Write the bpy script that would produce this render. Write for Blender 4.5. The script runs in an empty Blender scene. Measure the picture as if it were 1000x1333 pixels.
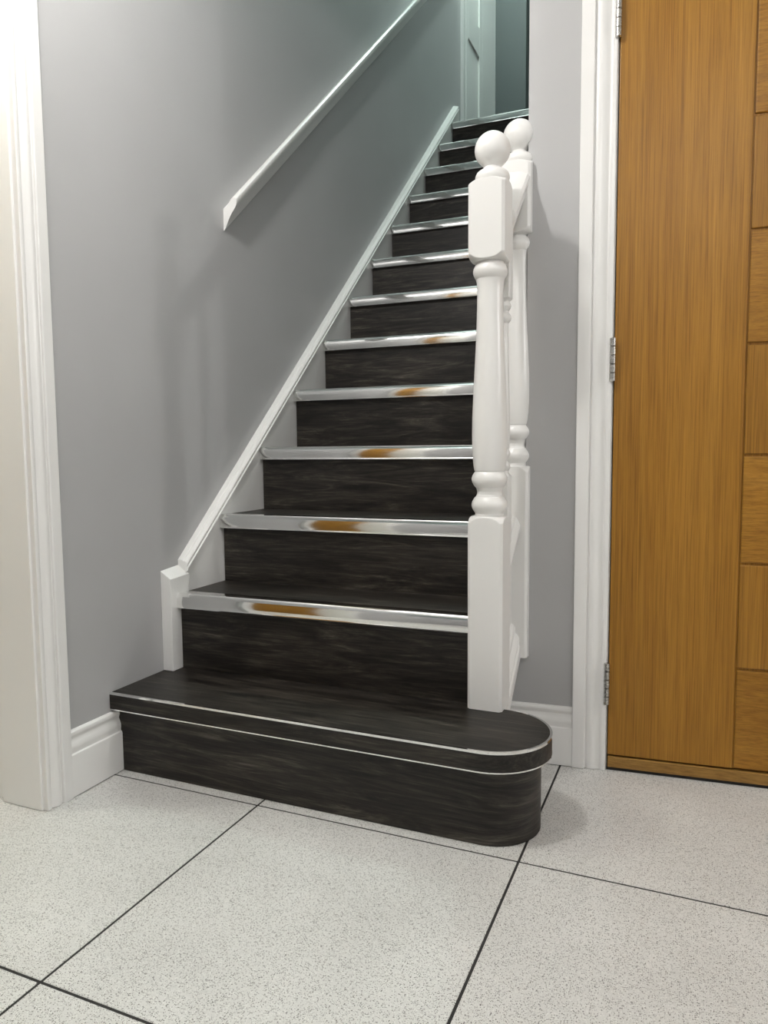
import bpy, bmesh, math, random
from mathutils import Vector, Matrix
random.seed(7)
S = bpy.context.scene
COL = S.collection

# ------------------------------------------------------------------ camera
cam_d = bpy.data.cameras.new('camera')
cam = bpy.data.objects.new('camera', cam_d); COL.objects.link(cam)
cam_d.sensor_fit = 'VERTICAL'; cam_d.sensor_height = 36.0; cam_d.sensor_width = 27.0
cam_d.lens = 950.39 / 1333.0 * 36.0
cam_d.clip_start = 0.02
RT = Vector((0.91908085, 0.39398245, -0.00825938)); UP = Vector((-0.0260935, 0.08175731, 0.99631063)); FW = Vector((-0.39320417, 0.91547451, -0.08542196))
cam.matrix_world = Matrix(((RT.x, UP.x, -FW.x, 1.3395), (RT.y, UP.y, -FW.y, -1.5904), (RT.z, UP.z, -FW.z, 0.8082), (0, 0, 0, 1)))
S.camera = cam

# ------------------------------------------------------------------ world, exposure
w = bpy.data.worlds.new('world'); S.world = w; w.use_nodes = True
w.node_tree.nodes['Background'].inputs[0].default_value = (0.5, 0.55, 0.6, 1)
w.node_tree.nodes['Background'].inputs[1].default_value = 0.02
S.view_settings.view_transform = 'Standard'; S.view_settings.look = 'None'
S.view_settings.exposure = -0.14; S.view_settings.gamma = 1.0
S.view_settings.use_curve_mapping = False

HALL_LIGHT = (0.43, -0.78, 2.27); HALL_POWER = 41.0; HALL_COL = (1.0, 0.978, 0.955)
FILL_LIGHT = (1.75, -2.1, 2.27); FILL_POWER = 34.0  # added fill lamp behind the camera for the oak door and floor
SCONCE = (3.60, .02, 1.66); SCONCE_POWER = 40.0
LAND_LIGHT = (0.36, 2.30, 4.80); LAND_POWER = 72.0; LAND_COL = (0.80, 1.0, 0.945)
ROOM_LIGHT = (-1.1, -.95, 2.2); ROOM_POWER = 34.0; ROOM_COL = (0.97, 1.0, 0.88)

# ------------------------------------------------------------------ materials
def new_mat(name):
    m = bpy.data.materials.new(name); m.use_nodes = True
    nt = m.node_tree; b = nt.nodes['Principled BSDF']
    return m, nt, b
def N(nt, t, **kw):
    n = nt.nodes.new(t)
    for k, v in kw.items(): setattr(n, k, v)
    return n
USE_UV = [False]
def coords(nt, scale=(1, 1, 1), rnd=True):
    tc = N(nt, 'ShaderNodeTexCoord'); mp = N(nt, 'ShaderNodeMapping')
    mp.inputs['Scale'].default_value = scale
    if rnd:
        oi = N(nt, 'ShaderNodeObjectInfo'); mu = N(nt, 'ShaderNodeVectorMath', operation='SCALE')
        mu.inputs[0].default_value = (13.7, 9.1, 17.3)
        nt.links.new(oi.outputs['Random'], mu.inputs['Scale'])
        ad = N(nt, 'ShaderNodeVectorMath', operation='ADD')
        nt.links.new(tc.outputs['UV' if USE_UV[0] else 'Object'], ad.inputs[0]); nt.links.new(mu.outputs[0], ad.inputs[1])
        nt.links.new(ad.outputs[0], mp.inputs['Vector'])
    else:
        nt.links.new(tc.outputs['Object'], mp.inputs['Vector'])
    return mp.outputs['Vector']
def noise(nt, vec, scale, detail=4, rough=.55, dist=0.0):
    n = N(nt, 'ShaderNodeTexNoise'); n.inputs['Scale'].default_value = scale; n.inputs['Detail'].default_value = detail
    n.inputs['Roughness'].default_value = rough; n.inputs['Distortion'].default_value = dist
    nt.links.new(vec, n.inputs['Vector']); return n.outputs['Fac']
def ramp(nt, fac, stops):
    r = N(nt, 'ShaderNodeValToRGB'); e = r.color_ramp.elements
    while len(e) < len(stops): e.new(.5)
    for el, (p, c) in zip(e, stops):
        el.position = p; el.color = (*c, 1) if len(c) == 3 else c
    nt.links.new(fac, r.inputs['Fac']); return r.outputs['Color']
def mix(nt, fac, a, b, mode='MIX'):
    n = N(nt, 'ShaderNodeMix', data_type='RGBA', blend_type=mode)
    if isinstance(fac, float): n.inputs[0].default_value = fac
    else: nt.links.new(fac, n.inputs[0])
    for i, v in ((6, a), (7, b)):
        if isinstance(v, tuple): n.inputs[i].default_value = (*v, 1)
        else: nt.links.new(v, n.inputs[i])
    return n.outputs[2]
def bump(nt, b, fac, strength, dist=.001):
    n = N(nt, 'ShaderNodeBump'); n.inputs['Strength'].default_value = strength; n.inputs['Distance'].default_value = dist
    nt.links.new(fac, n.inputs['Height']); nt.links.new(n.outputs[0], b.inputs['Normal'])

def paint(name, col, rough, bumpy=.1, var=.04, bscale=160):
    m, nt, b = new_mat(name); v = coords(nt, rnd=False)
    f = noise(nt, v, 1.7, 3)
    lo = tuple(c * (1 - var) for c in col); hi = tuple(min(1, c * (1 + var)) for c in col)
    nt.links.new(ramp(nt, f, [(.3, lo), (.7, hi)]), b.inputs['Base Color'])
    b.inputs['Roughness'].default_value = rough
    bump(nt, b, noise(nt, v, bscale, 3), bumpy)
    return m
M = {}
M['wall'] = paint('grey_wall_paint', (.445, .445, .446), .42, .12)
M['white'] = paint('white_gloss_paint', (.82, .815, .797), .28, .02, .015, 90)
M['ceil'] = paint('ceiling_paint', (.82, .82, .80), .8)
M['cream'] = paint('pale_cream_paint', (.70, .70, .62), .6)
M['dark_grey'] = paint('dark_grey_wall', (.085, .097, .097), .5)  # one even dark grey-green, darker than the other walls
M['dark'] = paint('gap_shade', (.015, .014, .013), .8)  # near-black colour standing in for shade under the door threshold
M['grout'] = paint('dark_grout', (.022, .021, .02), .9)

def laminate(suf=''):
    m, nt, b = new_mat('charcoal_wood_laminate' + suf)
    v = coords(nt, (1.3, 13.0, 13.0))
    f = noise(nt, v, 2.4, 7, .68, 1.9)
    g = noise(nt, coords(nt, (5.0, 110.0, 110.0)), 1.9, 6, .75)
    k = noise(nt, coords(nt, (1.8, 4.0, 4.0)), 2.0, 3, .55, .8)
    c1 = ramp(nt, f, [(.32, (.0040, .0032, .0026)), (.47, (.0150, .0127, .0106)), (.58, (.033, .0285, .0240)), (.72, (.080, .070, .060))])
    c2 = ramp(nt, g, [(.34, (.34, .33, .32)), (.52, (1.0, 1.0, 1.0)), (.68, (1.7, 1.68, 1.64))])
    c3 = mix(nt, 1.0, c1, c2, 'MULTIPLY')
    c4 = ramp(nt, k, [(.3, (.60, .58, .55)), (.7, (1.35, 1.34, 1.30))])
    nt.links.new(mix(nt, 1.0, c3, c4, 'MULTIPLY'), b.inputs['Base Color'])
    b.inputs['Roughness'].default_value = .44
    b.inputs['Specular IOR Level'].default_value = .34
    bump(nt, b, g, .25, .0008)
    return m
M['lam'] = laminate()
USE_UV[0] = True; M['lam_uv'] = laminate('_wrapped'); USE_UV[0] = False   # grain that follows the bent board

def oak(axis, tint=(1, 1, 1), suf=''):
    m, nt, b = new_mat('oak_veneer_' + axis + suf)
    sc = {'z': (1, 1, .045), 'x': (.045, 1, 1)}[axis]
    v = coords(nt, tuple(s * 1.0 for s in sc))
    f = noise(nt, v, 14, 4, .6, .35)
    fine = noise(nt, coords(nt, tuple(s * (1 if s == 1 else .32) for s in sc)), 360, 4, .7)
    pore = noise(nt, coords(nt, tuple(s * (1 if s == 1 else .35) for s in sc)), 150, 3, .6)
    big = noise(nt, coords(nt, tuple(s * 1.0 for s in sc)), 3.2, 2, .5)
    c1 = ramp(nt, f, [(.25, (.275, .126, .0135)), (.5, (.312, .148, .0180)), (.75, (.355, .178, .027))])
    c2 = ramp(nt, fine, [(.3, (.68, .65, .58)), (.5, (1.0, 1.0, 1.0)), (.75, (1.26, 1.28, 1.40))])
    c2 = mix(nt, 1.0, c2, ramp(nt, pore, [(.3, (.82, .80, .76)), (.6, (1.06, 1.06, 1.08))]), 'MULTIPLY')
    c3 = ramp(nt, big, [(.3, (.88, .86, .82)), (.7, (1.10, 1.10, 1.10))])
    c = mix(nt, 1.0, mix(nt, 1.0, c1, c2, 'MULTIPLY'), c3, 'MULTIPLY')
    c = mix(nt, 1.0, c, tint, 'MULTIPLY')
    nt.links.new(c, b.inputs['Base Color'])
    b.inputs['Roughness'].default_value = .42
    b.inputs['Specular IOR Level'].default_value = .32
    bump(nt, b, fine, .12, .0006)
    return m
M['oak_z'] = oak('z'); M['oak_x'] = oak('x'); M['oak_pale'] = oak('x', (1.0, 1.18, 2.4), '_pale')

def tile_mat():
    m, nt, b = new_mat('speckled_stone_tile'); v = coords(nt)
    base = ramp(nt, noise(nt, v, 5, 4), [(.3, (.560, .555, .535)), (.7, (.640, .636, .616))])
    def specks(scale, th, soft, col, base, seed):
        vo = N(nt, 'ShaderNodeTexVoronoi'); vo.inputs['Scale'].default_value = scale; vo.inputs['Randomness'].default_value = 1
        ad = N(nt, 'ShaderNodeVectorMath', operation='ADD'); ad.inputs[1].default_value = (seed, seed * 1.7, seed * .3)
        nt.links.new(v, ad.inputs[0]); nt.links.new(ad.outputs[0], vo.inputs['Vector'])
        sep = N(nt, 'ShaderNodeSeparateColor'); nt.links.new(vo.outputs['Color'], sep.inputs[0])
        # only some cells carry a speck, of varied size
        mr = N(nt, 'ShaderNodeMath', operation='MULTIPLY'); nt.links.new(sep.outputs[0], mr.inputs[0]); mr.inputs[1].default_value = th
        sb = N(nt, 'ShaderNodeMath', operation='SUBTRACT'); nt.links.new(mr.outputs[0], sb.inputs[0]); nt.links.new(vo.outputs['Distance'], sb.inputs[1])
        rr = ramp(nt, sb.outputs[0], [(0.0, (0, 0, 0)), (soft, (1, 1, 1))])
        return mix(nt, rr, base, col)
    c = specks(430, .50, .08, (.22, .21, .20), base, 1.3)
    c = specks(330, .42, .08, (.11, .105, .10), c, 5.1)
    c = specks(520, .46, .10, (.78, .78, .75), c, 9.7)
    c = specks(150, .15, .05, (.05, .05, .048), c, 3.9)
    nt.links.new(c, b.inputs['Base Color'])
    b.inputs['Roughness'].default_value = .34
    bump(nt, b, noise(nt, v, 240, 3), .05, .0005)
    return m
M['tile'] = tile_mat()

def metal(name, col, rough):
    m, nt, b = new_mat(name); v = coords(nt, (2, 60, 60), rnd=False)
    b.inputs['Base Color'].default_value = (*col, 1); b.inputs['Metallic'].default_value = 1
    f = noise(nt, v, 6, 3); r = ramp(nt, f, [(.2, (rough * .75,) * 3), (.8, (rough * 1.3,) * 3)])
    nt.links.new(r, b.inputs['Roughness']); return m
M['chrome'] = metal('polished_aluminium', (.86, .86, .85), .085)
M['steel'] = metal('satin_steel', (.50, .49, .47), .28)
def lampmat(name, col, s):
    m, nt, b = new_mat(name); b.inputs['Base Color'].default_value = (.9, .9, .88, 1)
    b.inputs['Emission Color'].default_value = (*col, 1); b.inputs['Emission Strength'].default_value = s; return m
M['glow'] = lampmat('lit_lamp_glass', HALL_COL, 4.0); M['glow_cool'] = lampmat('lit_lamp_glass_cool', LAND_COL, 3.0)

# ------------------------------------------------------------------ helpers
def empty(name, loc=(0, 0, 0)):
    o = bpy.data.objects.new(name, None); COL.objects.link(o); o.location = loc; o.empty_display_size = .05; return o
def tag(o, label=None, cat=None, group=None, kind=None):
    if label: o['label'] = label
    if cat: o['category'] = cat
    if group: o['group'] = group
    if kind: o['kind'] = kind
    return o
def wloc(o):
    v = Vector((0, 0, 0))
    while o is not None: v += o.location; o = o.parent
    return v
def mesh(name, verts, faces, mat, parent=None, smooth=False, bevel=0.0, seg=2, kind=None, sharp=38):
    """verts in world space; the object is placed so that world positions hold under its parent"""
    me = bpy.data.meshes.new(name); me.from_pydata([tuple(v) for v in verts], [], faces)
    bm = bmesh.new(); bm.from_mesh(me); bmesh.ops.recalc_face_normals(bm, faces=bm.faces); bm.to_mesh(me); bm.free()
    me.materials.append(mat)
    if smooth:
        for p in me.polygons: p.use_smooth = True
        try: me.set_sharp_from_angle(angle=math.radians(sharp))
        except Exception: pass
    o = bpy.data.objects.new(name, me); COL.objects.link(o)
    if parent is not None:
        o.parent = parent; o.location = -wloc(parent)
    if bevel > 0:
        b = o.modifiers.new('bevel', 'BEVEL'); b.width = bevel; b.segments = seg; b.limit_method = 'ANGLE'; b.angle_limit = math.radians(40)
    if kind: o['kind'] = kind
    return o
BF = [(0, 1, 2, 3), (4, 7, 6, 5), (0, 4, 5, 1), (1, 5, 6, 2), (2, 6, 7, 3), (3, 7, 4, 0)]
def boxv(x0, x1, y0, y1, z0, z1, skew=0.0):
    return [(x, y + skew * x, z) for z in (z0, z1) for (x, y) in ((x0, y0), (x1, y0), (x1, y1), (x0, y1))]
def boxes(name, lst, mat, parent=None, bevel=0.0, kind=None, skew=0.0):
    V, F = [], []
    for b in lst:
        n = len(V); V += boxv(*b, skew=skew); F += [tuple(i + n for i in f) for f in BF]
    return mesh(name, V, F, mat, parent, bevel=bevel, kind=kind)
def sweep(name, prof, path, mat, parent=None, smooth=True, bevel=0.0, kind=None):
    """prof: list of (a,b); path: list of functions (a,b)->world point. closed profile, capped ends"""
    n = len(prof); V = [f(a, b) for f in path for (a, b) in prof]; F = []
    for i in range(len(path) - 1):
        for j in range(n):
            k = (j + 1) % n; F.append((i * n + j, i * n + k, (i + 1) * n + k, (i + 1) * n + j))
    F.append(tuple(range(n))[::-1]); F.append(tuple((len(path) - 1) * n + j for j in range(n)))
    return mesh(name, V, F, mat, parent, smooth=smooth, bevel=bevel, kind=kind, sharp=26)
def prism(name, poly, mapf, d0, d1, mat, parent=None, bevel=0.0, smooth=False, kind=None):
    n = len(poly); V = [mapf(a, b, d0) for a, b in poly] + [mapf(a, b, d1) for a, b in poly]
    F = [tuple(range(n)), tuple(range(2 * n - 1, n - 1, -1))] + [(j, (j + 1) % n, n + (j + 1) % n, n + j) for j in range(n)]
    return mesh(name, V, F, mat, parent, bevel=bevel, smooth=smooth, kind=kind)
def loft(name, cx, cy, rings, mat, parent=None, n=64, half=None, cham=.0, sharp=30):
    """rings: (z, R) ; section = circle R cut by a square of half width `half` with small corner chamfer"""
    V, F = [], []
    for z, R in rings:
        for i in range(n):
            t = 2 * math.pi * (i + .5) / n; c, s = math.cos(t), math.sin(t); r = R
            if half: r = min(r, half / max(abs(c), abs(s)), (2 * half - cham) / (abs(c) + abs(s)))
            V.append((cx + r * c, cy + r * s, z))
    for i in range(len(rings) - 1):
        for j in range(n):
            k = (j + 1) % n; F.append((i * n + j, i * n + k, (i + 1) * n + k, (i + 1) * n + j))
    F.append(tuple(range(n))[::-1]); F.append(tuple((len(rings) - 1) * n + j for j in range(n)))
    return mesh(name, V, F, mat, parent, smooth=True, sharp=sharp)
def arc_rings(z0, r0, z1, r1, bulge, n=7):
    """half-round bead between two heights"""
    return [(z0 + (z1 - z0) * i / n, r0 + (r1 - r0) * i / n + bulge * math.sin(math.pi * i / n)) for i in range(n + 1)]

# ------------------------------------------------------------------ measured layout (metres)
G, RISE, Z1, SK = .2238, .2, .207, .020          # going, rise, first tread height, skew of the step lines
Y1, NS1 = -.2025, .022                             # first riser front, its nosing
def tz(k): return Z1 if k == 1 else Z1 + .0103 + (k - 1) * RISE
def ry(k, x): return (k - 2) * G + SK * x + .003 + (.0150 if k == 2 else 0)
RK = RISE / G
WK = .0938
def FWALL(x, d, z): return (x, .1402 + WK * x - d, z)   # the front wall with the oak door: d = 0 at the architrave face
WF = -.018
LX, LY = 3.72, -3.05                               # hall extents
HC, UC = 2.40, 5.0                                 # ceilings
XS = .941                                          # stairwell right wall
YE = 3.54                                          # landing end wall

# ------------------------------------------------------------------ floor with tiles
floor = boxes('floor', [(-.22, LX, LY, .52, -.06, -.0012)], M['grout'], kind='structure')
TS, TX0, TY0, GAP = .602, .4345, -.2306, .0050
tile_cache = {}
for i in range(-2, 6):
    for j in range(-5, 2):
        x0, x1 = max(TX0 + i * TS + GAP / 2, -.2), min(TX0 + (i + 1) * TS - GAP / 2, LX)
        y0, y1 = max(TY0 + j * TS + GAP / 2, LY), min(TY0 + (j + 1) * TS - GAP / 2, .51)
        if x1 - x0 < .02 or y1 - y0 < .02: continue
        key = (round(x1 - x0, 4), round(y1 - y0, 4))
        if key not in tile_cache:
            o = mesh('tile', boxv(-key[0] / 2, key[0] / 2, -key[1] / 2, key[1] / 2, -.01, 0), BF, M['tile'], bevel=.0008, seg=1)
            tile_cache[key] = o
        else:
            s = tile_cache[key]; o = s.copy(); COL.objects.link(o)
        o.parent = floor; o.location = ((x0 + x1) / 2, (y0 + y1) / 2, 0)

# ------------------------------------------------------------------ walls and ceilings
JY = -.442                                         # face of the left doorway lining
DW0 = JY + .026; DW1 = DW0 - .87                    # left doorway rough opening
T = .15
wall_left = boxes('wall_left', [(-T, 0, DW0, 2.735, 0, UC), (-T, 0, LY, DW1, 0, UC), (-T, 0, DW1, DW0, 2.08, UC),
                                (-T, 0, 2.735, YE, 0, 2.617), (-T, 0, 2.735, YE, 4.6, UC), (-T - .2, -T + .0, 2.6, YE + .1, 2.5, 4.7)], M['wall'], kind='structure')
def fbox(x0, x1, d0, d1, z0, z1):
    return [FWALL(x, d, z) for z in (z0, z1) for (x, d) in ((x0, d0), (x1, d0), (x1, d1), (x0, d1))]
def fboxes(name, lst, mat, parent=None, bevel=0.0, kind=None):
    V, F = [], []
    for b in lst:
        n = len(V); V += fbox(*b); F += [tuple(i + n for i in f) for f in BF]
    return mesh(name, V, F, mat, parent, bevel=bevel, kind=kind)
DX0, DX1 = 1.1495, 1.990                           # oak door leaf
fboxes('wall_front', [(XS, DX0 - .028, WF, WF - .11, 0, UC), (DX1 + .028, LX + .1, WF, WF - .11, 0, UC), (DX0 - .028, DX1 + .028, WF, WF - .11, 2.05, UC),
                      (.885, XS, WF, WF - .06, 0, .50)], M['wall'], kind='structure')
boxes('wall_stairwell', [(XS, XS + .1, .33, YE + 1.2, 0, UC)], M['wall'], kind='structure')
prism('wall_understairs', [(.05, 0), (.24, 0), (.24, .40), (.05, .24)], lambda y, z, x: (x, y, z), .884, .908, M['wall'], kind='structure')
boxes('wall_right', [(LX, LX + .1, LY, .60, 0, HC)], M['wall'], kind='structure')
boxes('wall_back', [(-T, LX + .1, LY - .1, LY, 0, HC)], M['wall'], kind='structure')
boxes('ceiling', [(-.0, LX + .1, LY, .245, HC, HC + .215), (XS + .1, LX + .1, .245, .60, HC, HC + .215)], M['ceil'], kind='structure')
boxes('wall_bulkhead', [(0, XS, .145, .245, HC + .215, UC)], M['wall'], kind='structure')
boxes('ceiling_upper', [(-T - .2, XS + .1, .145, YE + 1.2, UC, UC + .08)], M['ceil'], kind='structure')
mesh('floor_landing', [(x, y, z) for z in (2.43, tz(13) - .0006) for (x, y) in ((.0, ry(13, 0) + .119), (XS, ry(13, XS) + .119), (XS, YE + 1.2), (0, YE + 1.2))], BF, M['lam'], kind='structure')
boxes('wall_end', [(0, .205, YE, YE + .1, tz(13), UC), (.205, XS, YE, YE + .1, 4.6, UC), (-.2, XS + .1, YE + 1.1, YE + 1.2, 2.4, UC), (-.1, 0, YE, YE + 1.1, 2.4, UC)], M['dark_grey'], kind='structure')

# ------------------------------------------------------------------ architraves, linings, baseboards
AP = [(0, 0), (0, .0172), (.0015, .0185), (.027, .0185), (.0285, .0165), (.0290, .0110), (.0310, .0105), (.034, .0135), (.040, .0155), (.046, .0150), (.053, .0118),
      (.058, .0090), (.0605, .0080), (.0625, .0080), (.0635, .0125), (.066, .0135), (.072, .0135), (.0745, .0125), (.075, .0110), (.075, 0)]
k = .070 / .075
trim1 = sweep('trim_1', AP, [lambda a, b: (b, -.366 - a * k, 0.001), lambda a, b: (b, -.366 - a * k, 2.13)], M['white'], kind='structure')
sweep('architrave', AP, [lambda a, b: (b, JY - .82 - .076 + a * k, 0.001), lambda a, b: (b, JY - .82 - .076 + a * k, 2.13)], M['white'], trim1)
sweep('architrave', AP, [lambda a, b: (b, -.37, 2.13 - a * k), lambda a, b: (b, JY - .89, 2.13 - a * k)], M['white'], trim1)
boxes('door_lining', [(-.122, .0, JY, DW0, .001, 2.08), (-T, -.122, JY + .013, DW0, .001, 2.08), (-T, .0, DW1, JY - .82, .001, 2.08), (-T, .0, JY - .82, JY, 2.05, 2.08)], M['white'], trim1, bevel=.0015)

k2 = (DX0 - .004 - 1.065) / .075
trim2 = sweep('trim_2', AP, [lambda a, b: FWALL(1.065 + a * k2, WF + b, 0.001), lambda a, b: FWALL(1.065 + a * k2, WF + b, 2.10)], M['white'], kind='structure')
sweep('architrave', AP, [lambda a, b: FWALL(DX1 + .088 - a * k2, WF + b, 0.001), lambda a, b: FWALL(DX1 + .088 - a * k2, WF + b, 2.10)], M['white'], trim2)
sweep('architrave', AP, [lambda a, b: FWALL(1.065, WF + b, 2.115 - a * k2), lambda a, b: FWALL(DX1 + .088, WF + b, 2.115 - a * k2)], M['white'], trim2)
fboxes('door_lining', [(DX0 - .028, DX0 - .0025, WF + .001, WF - .12, .001, 2.05), (DX1 + .0025, DX1 + .028, WF + .001, WF - .12, .001, 2.05), (DX0 - .028, DX1 + .028, WF, WF - .12, 2.025, 2.05)], M['white'], trim2)

def BP(h):   # ogee skirting profile: (height, thickness)
    s = [(0, 0), (0, .0165), (.094, .0165), (.098, .0155), (.1005, .0125), (.104, .0120), (.111, .0128), (.118, .0125), (.125, .0100), (.131, .0075), (.135, .0072), (.139, .0088),
         (.144, .0098), (.149, .0085), (.1525, .005), (.153, 0)]
    return [(a * h / .153, b) for a, b in s]
sweep('baseboard_left', BP(.155), [lambda a, b: (b, -.366, a + .0022), lambda a, b: (b, Y1 + .004, a + .0022)], M['white'], kind='structure')
sweep('baseboard_front', BP(.150), [lambda a, b: FWALL(.905, WF + b, a + .0022), lambda a, b: FWALL(1.0655, WF + b, a + .0022)], M['white'], kind='structure')
sweep('baseboard_right', BP(.155), [lambda a, b: (LX - b, LY, a), lambda a, b: (LX - b, .45, a)], M['white'], kind='structure')

# ------------------------------------------------------------------ oak door in the front wall
LF = -.0115                                        # leaf face
def grooved(name, x0, x1, z0, z1, mat, parent, d=LF, b=.0022):
    return fboxes(name, [(x0, x1, d, d - .012, z0, z1)], mat, parent, bevel=b)
ZB, ZT = .0405, 2.022
door1 = fboxes('door_1', [(DX0, DX1, LF - .0055, LF - .044, ZB, ZT)], M['oak_z'], kind='structure')
tag(door1, 'oak veneer hall door with a centre column of grooved panels and steel hinges')
GX0, GX1 = 1.4335, 1.706
grooved('stile', DX0, GX0, ZB, ZT, M['oak_z'], door1); grooved('stile', GX1, DX1, ZB, ZT, M['oak_z'], door1)
zs = [ZB, .284, .535, .788, 1.041, 1.293, 1.541, 1.79, ZT]
for i in range(8):
    o = grooved('panel', GX0 + .0035, GX1 - .0035, zs[i] + .0030, zs[i + 1] - .0030, M['oak_x'] if i % 2 == 0 else M['oak_z'], door1)
    o['label'] = 'oak panel with horizontal grain' if i % 2 == 0 else 'oak panel with vertical grain'
fboxes('threshold', [(DX0 + .001, DX1 - .001, LF + .002, LF - .05, .0085, ZB - .004)], M['oak_pale'], door1, bevel=.002)
fboxes('gap_shade_strip', [(DX0 - .002, DX1 + .002, LF - .003, LF - .05, .0003, .0088)], M['dark'], door1)  # solid dark strip in the gap, its shade put in as colour
def cyl(name, cx, cy, z0, z1, r, mat, parent, n=16):
    c = (z1 - z0) * .06
    return loft(name, cx, cy, [(z0, r * .8), (z0 + .0007, r), (z1 - .0007, r), (z1, r * .8)], mat, parent, n=n)
for za, zb in ((.172, .278), (.965, 1.069), (1.748, 1.850)):
    hx = DX0 - .003
    hg = fboxes('hinge', [(hx - .004, hx + .004, LF + .009, LF - .03, za + .002, zb - .002)], M['steel'], door1, bevel=.001)
    px, py, _ = FWALL(hx, LF + .0115, 0)
    seg = (zb - za) / 5
    for q in range(5):
        cyl('knuckle', px, py, za + q * seg + .0006, za + (q + 1) * seg - .0006, .0068, M['steel'], hg)

# ------------------------------------------------------------------ oak door closed in the left doorway
DH = JY - .82
door2 = boxes('door_2', [(-.97, -.152, DH - .002, DH + .036, .012, 2.035)], M['oak_z'], kind='structure')
tag(door2, 'oak veneer door standing open in the left doorway')
for q in range(4):
    boxes('panel', [(-.85, -.27, DH + .036, DH + .041, .14 + q * .47, .57 + q * .47)], M['oak_x'] if q % 2 else M['oak_z'], door2, bevel=.002)
boxes('wall_side_room', [(-2.3, -2.2, -2.2, .7, 0, HC), (-2.2, -T, -2.3, -2.2, 0, HC), (-2.2, -T, .6, .7, 0, HC)], M['cream'], kind='structure')
boxes('ceiling_side_room', [(-2.3, -T, -2.3, .7, HC, HC + .1)], M['ceil'], kind='structure')
boxes('floor_side_room', [(-2.3, -.2005, -2.3, .7, -.06, 0.0)], M['tile'], kind='structure')

# ------------------------------------------------------------------ staircase
stair = empty('staircase', (.45, 0, 0))
tag(stair, 'dark charcoal wood effect staircase with polished metal nosings and white string', 'staircase')
XL = .0335
# bullnose starter step
BC = (.9475, -.098)
def bull_outline(R, yfront, back=True, x0=.0, n=28):
    pts = [(x0, yfront)]
    for i in range(n + 1):
        t = -math.pi / 2 + math.pi * i / n
        pts.append((BC[0] + R * math.cos(t), BC[1] + R * math.sin(t)))
    return pts
RT1, RR1 = .1265, .1045
ol = bull_outline(RT1, BC[1] - RT1)
tp = ol + [(.885, BC[1] + RT1), (.885, .085), (.0, .02)]
NB = .0425                                         # height of the nosing band
tread1 = prism('bullnose_tread', tp, lambda x, y, z: (x, y, z), Z1 - NB + .001, Z1 - .0005, M['lam'], stair, smooth=True)
rl = bull_outline(RR1, BC[1] - RR1)
bent = prism('bullnose_riser', rl + [(.90, BC[1] + RR1), (.90, .0), (0, -.05)], lambda x, y, z: (x, y, z), .001, Z1 - NB, M['lam_uv'], stair, smooth=True)
def arc_u(x, y):
    if x <= BC[0]: return x if y < BC[1] else BC[0] * 2 + .33 - x
    return BC[0] + RR1 * (math.atan2(y - BC[1], x - BC[0]) + math.pi / 2)
uvl = bent.data.uv_layers.new(name='board')
for lp in bent.data.loops:
    c = bent.data.vertices[lp.vertex_index].co; uvl.data[lp.index].uv = (arc_u(c.x, c.y), c.z)
def ring_strip(name, outline, z0, z1, out, inn, parent, mat=M['chrome'], bevel=.0008):
    V, F = [], []; n = len(outline)
    for i, (x, y) in enumerate(outline):
        if i == 0: nx, ny = 0, -1
        elif i == 1: nx, ny = 0, -1
        else: dx, dy = x - BC[0], y - BC[1]; l = math.hypot(dx, dy); nx, ny = dx / l, dy / l
        V += [(x + nx * out, y + ny * out, z0), (x + nx * out, y + ny * out, z1), (x - nx * inn, y - ny * inn, z1), (x - nx * inn, y - ny * inn, z0)]
    for i in range(n - 1):
        for j in range(4):
            F.append((i * 4 + j, i * 4 + (j + 1) % 4, (i + 1) * 4 + (j + 1) % 4, (i + 1) * 4 + j))
    F += [(0, 1, 2, 3), (4 * n - 4, 4 * n - 3, 4 * n - 2, 4 * n - 1)]
    return mesh(name, V, F, mat, parent, smooth=True)
o = ring_strip('edge_trim', ol, Z1 - .0042, Z1 + .0010, .0008, .0045, tread1); o['label'] = 'thin bright metal edge line'
o = ring_strip('edge_trim', ol, Z1 - NB - .0012, Z1 - NB + .0016, .0008, .018, tread1); o['label'] = 'thin bright metal edge line'

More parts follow.
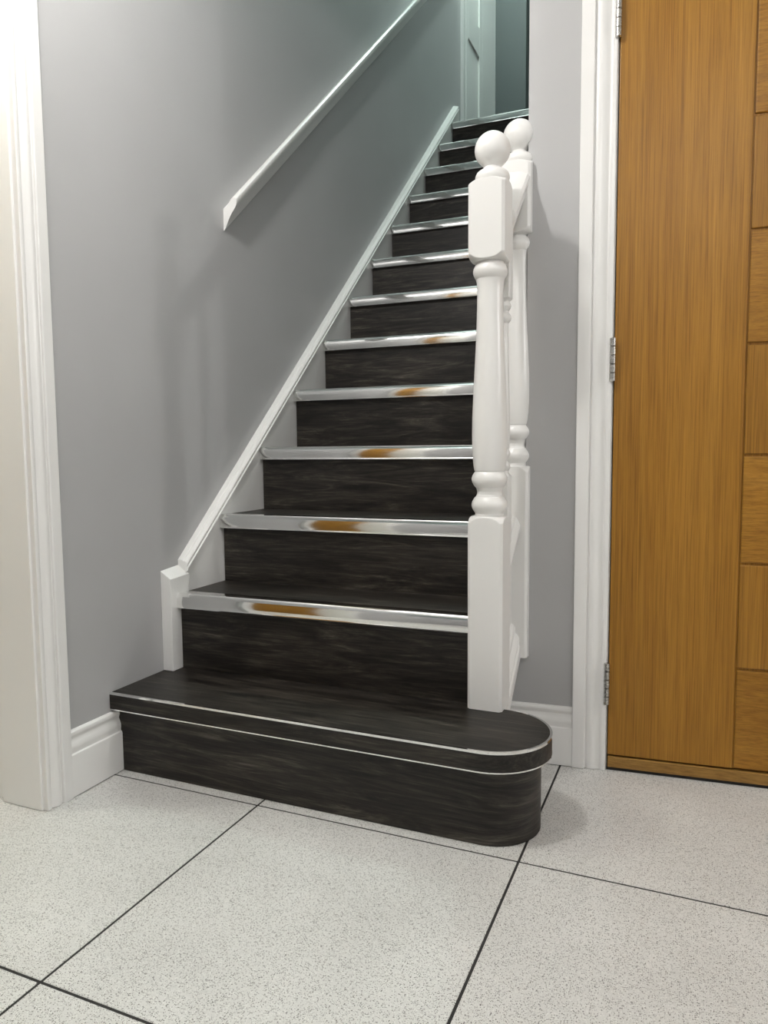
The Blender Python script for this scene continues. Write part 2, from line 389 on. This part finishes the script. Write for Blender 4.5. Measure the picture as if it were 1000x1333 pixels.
# nosing profile in (y out from riser face, z from tread top): a rolled polished strip
NP = [(.030, .0006), (.030, -.004), (.004, -.006), (-.002, -.0385), (-.0150, -.0392), (-.0178, -.0385), (-.0184, -.0360), (-.0176, -.0345)]
for i in range(17):                                # gently convex face
    t = i / 16; ang = math.radians(-9 + 27 * t)
    zz = -.0335 + .0265 * t
    NP.append((-.0178 + .00205 * 4 * (t - .33) ** 2 * .62 - .0004, zz))
y_, z_ = NP[-1]
for i in range(1, 8):                              # rolled top edge
    t = i / 7 * math.radians(68); NP.append((y_ + .0085 * (math.sin(t + math.radians(18)) - math.sin(math.radians(18))) * 1.0 + .004 * i / 7, z_ + .0085 * i / 7))
NP.append((.026, .0016))
for kk in range(2, 14):
    z = tz(kk); xr = .884 if kk == 2 else XS - .001
    yb = lambda x, kk=kk: ry(kk, x)
    def slab(name, ya, yb_, za, zb, parent, mat=M['lam'], xr=xr):
        V = [(x, y(x), zz) for zz in (za, zb) for (x, y) in ((XL, ya), (xr, ya), (xr, yb_), (XL, yb_))]
        return mesh(name, V, BF, mat, parent)
    if kk < 13:
        tr = slab('tread', lambda x: ry(kk, x) + .002, lambda x: ry(kk + 1, x) + .010, z - .022, z, stair)
    else:
        tr = slab('tread', lambda x: ry(kk, x) + .002, lambda x: ry(kk, x) + .12, z - .022, z, stair)
    sweep('nosing', NP, [lambda a, b: (XL - .001, ry(kk, XL) + a, z + b), lambda a, b: (xr, ry(kk, xr) + a, z + b)], M['chrome'], tr)
    zlo = tz(kk - 1) - .0005
    slab('riser', lambda x: ry(kk, x), lambda x: ry(kk, x) + .012, zlo, z - .0225, stair)

# inner string on the left wall, with its moulded cap
SZ = lambda y: .457 + .8935 * y                    # top of the cap, measured along the wall
prism('string', [(-.0, tz(1)), (.06, tz(1)), (2.60, 2.30), (2.60, SZ(2.60) - .03), (2.575, SZ(2.575) - .03), (.03, SZ(.03) - .03), (0, SZ(.03) - .03)],
      lambda y, z, x: (x, y, z), .0005, .0300, M['white'], stair)
CP = [(0, -.032), (.0295, -.032), (.0315, -.030), (.0345, -.0285), (.0355, -.025), (.0345, -.0215), (.0315, -.020), (.0310, -.017), (.0330, -.014), (.0330, -.010),
      (.0300, -.006), (.022, -.003), (.019, -.0045), (.016, -.001), (.008, 0), (0, 0)]
sweep('string_cap', CP, [lambda a, b: (a + .0005, .052, SZ(.052) + b), lambda a, b: (a + .0005, 2.578, SZ(2.578) + b)], M['white'], stair)
# little square block ending the string at the foot
BX = .0345
bv = boxv(.0005, BX, -.0225, .058, Z1 + .0003, .462)
bv[4:] = [(.0005, -.0225, .483), (BX, -.0225, .462), (BX, .058, .466), (.0005, .058, .490)]
mesh('string_end_block', bv, BF, M['white'], stair, bevel=.0012)
# outer string between the two newels, with raked moulding
NX = .902; FY, RY_ = .0425, .262; HW = .0412
ybz = lambda y, z0: z0 + RK * (y - .22)
prism('outer_string', [(FY, ybz(FY, .25)), (RY_, ybz(RY_, .25)), (RY_, ybz(RY_, .603)), (FY, ybz(FY, .603))], lambda y, z, x: (x, y, z), .887, .9115, M['white'], stair)
RMP = [(.911, 0), (.9365, 0), (.9365, .030), (.9350, .034), (.9322, .036), (.9330, .044), (.9335, .052), (.9300, .060), (.9250, .065), (.9225, .069), (.9232, .074), (.9222, .081), (.918, .087), (.911, .090)]
sweep('raked_moulding', RMP, [lambda a, b: (a, .045, ybz(.045, .273) + b), lambda a, b: (a, RY_ - .02, ybz(RY_ - .02, .273) + b)], M['white'], stair)

# ------------------------------------------------------------------ balustrade: two newels, rail, base rail, spindle
bal = empty('balustrade', (NX, FY, Z1))
tag(bal, 'short white balustrade of two ball-topped newel posts beside the lowest steps', 'balustrade')
def newel(cy, dz, zbot, cx=NX):
    B = HW * 1.4143
    rings = [(zbot, B), (.617 + dz, B)]
    for i in range(1, 17):
        t = i / 16; rings.append((.617 + dz + .037 * math.sin(t * math.pi / 2) ** 1.0, B - (B - .0365) * (1 - math.cos(t * math.pi / 2))))
    turn = [(.6545, .033), (.660, .0325)] + arc_rings(.662, .0335, .697, .0335, .0075) + [(.699, .0305), (.704, .0285), (.710, .0280), (.716, .0295), (.720, .0315)] \
        + arc_rings(.722, .0340, .755, .0340, .0068) + [(.7565, .0325), (.758, .0345), (.770, .0366), (.79, .0384), (.815, .0397), (.84, .0400), (.88, .0394), (.93, .0374), (.98, .0349),
           (1.03, .0324), (1.08, .0304), (1.13, .0292), (1.16, .0290), (1.177, .0300), (1.185, .0318)] + arc_rings(1.187, .0335, 1.216, .0335, .0050) + [(1.2175, .0305), (1.222, .0300)]
    rings += [(z + dz, r) for z, r in turn]
    for i in range(0, 17):
        t = i / 16; rings.append((1.2225 + dz + .030 * (1 - math.cos(t * math.pi / 2)) , .0340 + (B - .0340) * math.sin(t * math.pi / 2)))
    rings.append((1.366 + dz, B))
    for i in range(1, 17):
        t = i / 16; rings.append((1.366 + dz + .028 * math.sin(t * math.pi / 2), B - (B - .038) * (1 - math.cos(t * math.pi / 2))))
    rings += [(1.3945 + dz, .036)]
    p = loft('newel_post', cx, cy, rings, M['white'], bal, n=128, half=HW, cham=.0065, sharp=17)
    fr = [(1.3935 + dz, .0350)] + arc_rings(1.3945 + dz, .0355, 1.4135 + dz, .0345, .0030) + [(1.416 + dz, .0315), (1.420 + dz, .0255), (1.4235 + dz, .0205), (1.426 + dz, .0185)]
    c, R = 1.4632 + dz, .0393
    for i in range(3, 27):
        t = -math.pi / 2 + math.pi * i / 27
        if R * math.cos(t) > .0185 or t > 0: fr.append((c + R * math.sin(t), R * math.cos(t)))
    fr.append((c + R * .9999, .0006))
    loft('ball_finial', cx + .004, cy, fr, M['white'], p, n=48)
    return p
n1 = newel(FY, 0, Z1 + .0003); n1['label'] = 'front newel post standing on the bullnose step'
n2 = newel(RY_, .110, .276, NX + .009); n2['label'] = 'rear newel post against the grey wall'
# handrail between the newels
HR = [(-.030, -.066), (.030, -.066), (.034, -.062), (.034, -.052), (.030, -.048), (.030, -.042), (.040, -.034), (.0445, -.024), (.0445, -.016), (.040, -.008), (.030, -.002), (.015, .0005), (0, .001)]
HR = HR + [(-a, b) for a, b in HR[2:-1][::-1]]
y0, y1 = FY + HW - .004, RY_ - HW + .004
sweep('handrail', HR, [lambda a, b: (NX + .003 + a, y0, ybz(y0, 1.474) + b), lambda a, b: (NX + .003 + a, y1, ybz(y1, 1.474) + b)], M['white'], bal)
BRP = [(-.0315, -.033), (.0315, -.033), (.0315, -.020), (.021, 0), (.012, 0), (.012, -.005), (-.012, -.005), (-.012, 0), (-.021, 0), (-.0315, -.020)]
sweep('base_rail', BRP, [lambda a, b: (NX + a, y0, ybz(y0, .636) + b), lambda a, b: (NX + a, y1, ybz(y1, .636) + b)], M['white'], bal, smooth=False, bevel=.001)
sy = .150; h = .0165; B = h * 1.414
sr = [(ybz(sy, .62), B), (.742, B), (.750, .013), (.754, .012)] + arc_rings(.755, .0125, .775, .0125, .004, 5) + [(.777, .0105), (.783, .0100)] + arc_rings(.785, .012, .806, .012, .004, 5) + \
     [(.809, .0135), (.85, .0150), (.90, .0145), (1.0, .0115), (1.08, .0095), (1.105, .0100)] + arc_rings(1.107, .0125, 1.127, .0125, .004, 5) + [(1.129, .0100), (1.133, .0100)] + \
     arc_rings(1.135, .0120, 1.153, .0120, .004, 5) + [(1.156, .013), (1.162, B), (ybz(sy, 1.415), B)]
loft('spindle', NX + .006, sy, sr, M['white'], bal, n=32, half=h, cham=.001)

# ------------------------------------------------------------------ handrail on the left wall
wr = empty('wall_handrail', (0, .314, 1.477))
tag(wr, 'white moulded handrail running up the grey left wall', 'handrail')
PR = [(.0004, -.034), (.0004, .030), (.005, .031), (.012, .032), (.017, .037), (.022, .046), (.028, .054), (.035, .0585), (.042, .0575), (.047, .052), (.0485, .045),
      (.0475, .037), (.044, .029), (.038, .0215), (.030, .0125), (.024, .003), (.018, -.007), (.011, -.021), (.004, -.034)]
RZ = lambda y: 1.507 + .893 * (y - .314)
sweep('rail', PR, [lambda a, b: (a, .314, RZ(.314) + b), lambda a, b: (a, 2.55, RZ(2.55) + b)], M['white'], wr)

# ------------------------------------------------------------------ cupboard doors at the landing
L0 = tz(13)
door3 = boxes('door_3', [(-.05, -.012, 2.812, 3.208, L0 + .006, 4.565)], M['white'], kind='structure'); tag(door3, 'white panelled door on the upper landing')
def frame(y0, y1, par, zz=((2.617 + .16, 3.285), (3.46, 4.40)), st=.075):
    boxes('stile', [(-.012, -.002, y0, y0 + st, L0 + .006, 4.565)], M['white'], par, bevel=.003)
    boxes('stile', [(-.012, -.002, y1 - st, y1, L0 + .006, 4.565)], M['white'], par, bevel=.003)
    for a, b in ((L0 + .006, zz[0][0]), (zz[0][1], zz[1][0]), (zz[1][1], 4.565)):
        boxes('rail', [(-.012, -.002, y0 + st, y1 - st, a, b)], M['white'], par, bevel=.003)
frame(2.812, 3.208, door3)
boxes('door_leaf', [(-.05, -.004, 3.214, YE - .002, L0 + .006, 4.565)], M['white'], door3, bevel=.002)
trim3 = sweep('trim_3', AP, [lambda a, b: (b, 2.722 + a * 1.15, L0), lambda a, b: (b, 2.722 + a * 1.15, 4.65)], M['white'], kind='structure')
sweep('architrave', AP, [lambda a, b: (b, 2.722, 4.65 - a), lambda a, b: (b, YE - .001, 4.65 - a)], M['white'], trim3)

# ------------------------------------------------------------------ lamps
def ceiling_lamp(loc, zc, label, glow, power, col, rad=.055):
    r = empty('ceiling_light', (loc[0], loc[1], zc)); tag(r, label, 'ceiling light')
    loft('base_plate', loc[0], loc[1], [(zc - .018, .085), (zc - .014, .09), (zc - .0005, .09)], M['white'], r, n=32)
    loft('diffuser', loc[0], loc[1], [(zc - .055, .012), (zc - .052, .035), (zc - .044, .058), (zc - .032, .072), (zc - .0185, .078)], glow, r, n=32)
    l = bpy.data.lights.new('lamp_light', 'POINT'); l.energy = power; l.color = col; l.shadow_soft_size = rad
    lo = bpy.data.objects.new('lamp_light', l); COL.objects.link(lo); lo.parent = r; lo.location = Vector(loc) - Vector((loc[0], loc[1], zc))
    return r
ceiling_lamp(HALL_LIGHT, HC, 'round flush ceiling light above the foot of the stairs', M['glow'], HALL_POWER, HALL_COL)
ceiling_lamp(FILL_LIGHT, HC, 'added round flush fill light at the back of the hall', M['glow'], FILL_POWER, HALL_COL)  # unseen lamp, added to brighten the door and floor
ceiling_lamp(ROOM_LIGHT, HC, 'round ceiling light in the side room through the left doorway', M['glow'], ROOM_POWER, ROOM_COL)
ceiling_lamp(LAND_LIGHT, UC, 'round cool white ceiling light high above the stairs', M['glow_cool'], LAND_POWER, LAND_COL)

sc = empty('wall_light', (LX, SCONCE[1], SCONCE[2])); tag(sc, 'small white wall light at the far right end of the hall', 'wall light')
boxes('back_plate', [(LX - .02, LX - .0005, SCONCE[1] - .05, SCONCE[1] + .05, SCONCE[2] - .09, SCONCE[2] + .09)], M['white'], sc, bevel=.004)
loft('diffuser', LX - .045, SCONCE[1], [(SCONCE[2] - .07, .012), (SCONCE[2] - .06, .022), (SCONCE[2] + .06, .022), (SCONCE[2] + .07, .012)], M['glow'], sc, n=24)
l = bpy.data.lights.new('lamp_light', 'POINT'); l.energy = SCONCE_POWER; l.color = HALL_COL; l.shadow_soft_size = .05
lo = bpy.data.objects.new('lamp_light', l); COL.objects.link(lo); lo.parent = sc; lo.location = Vector(SCONCE) - sc.location
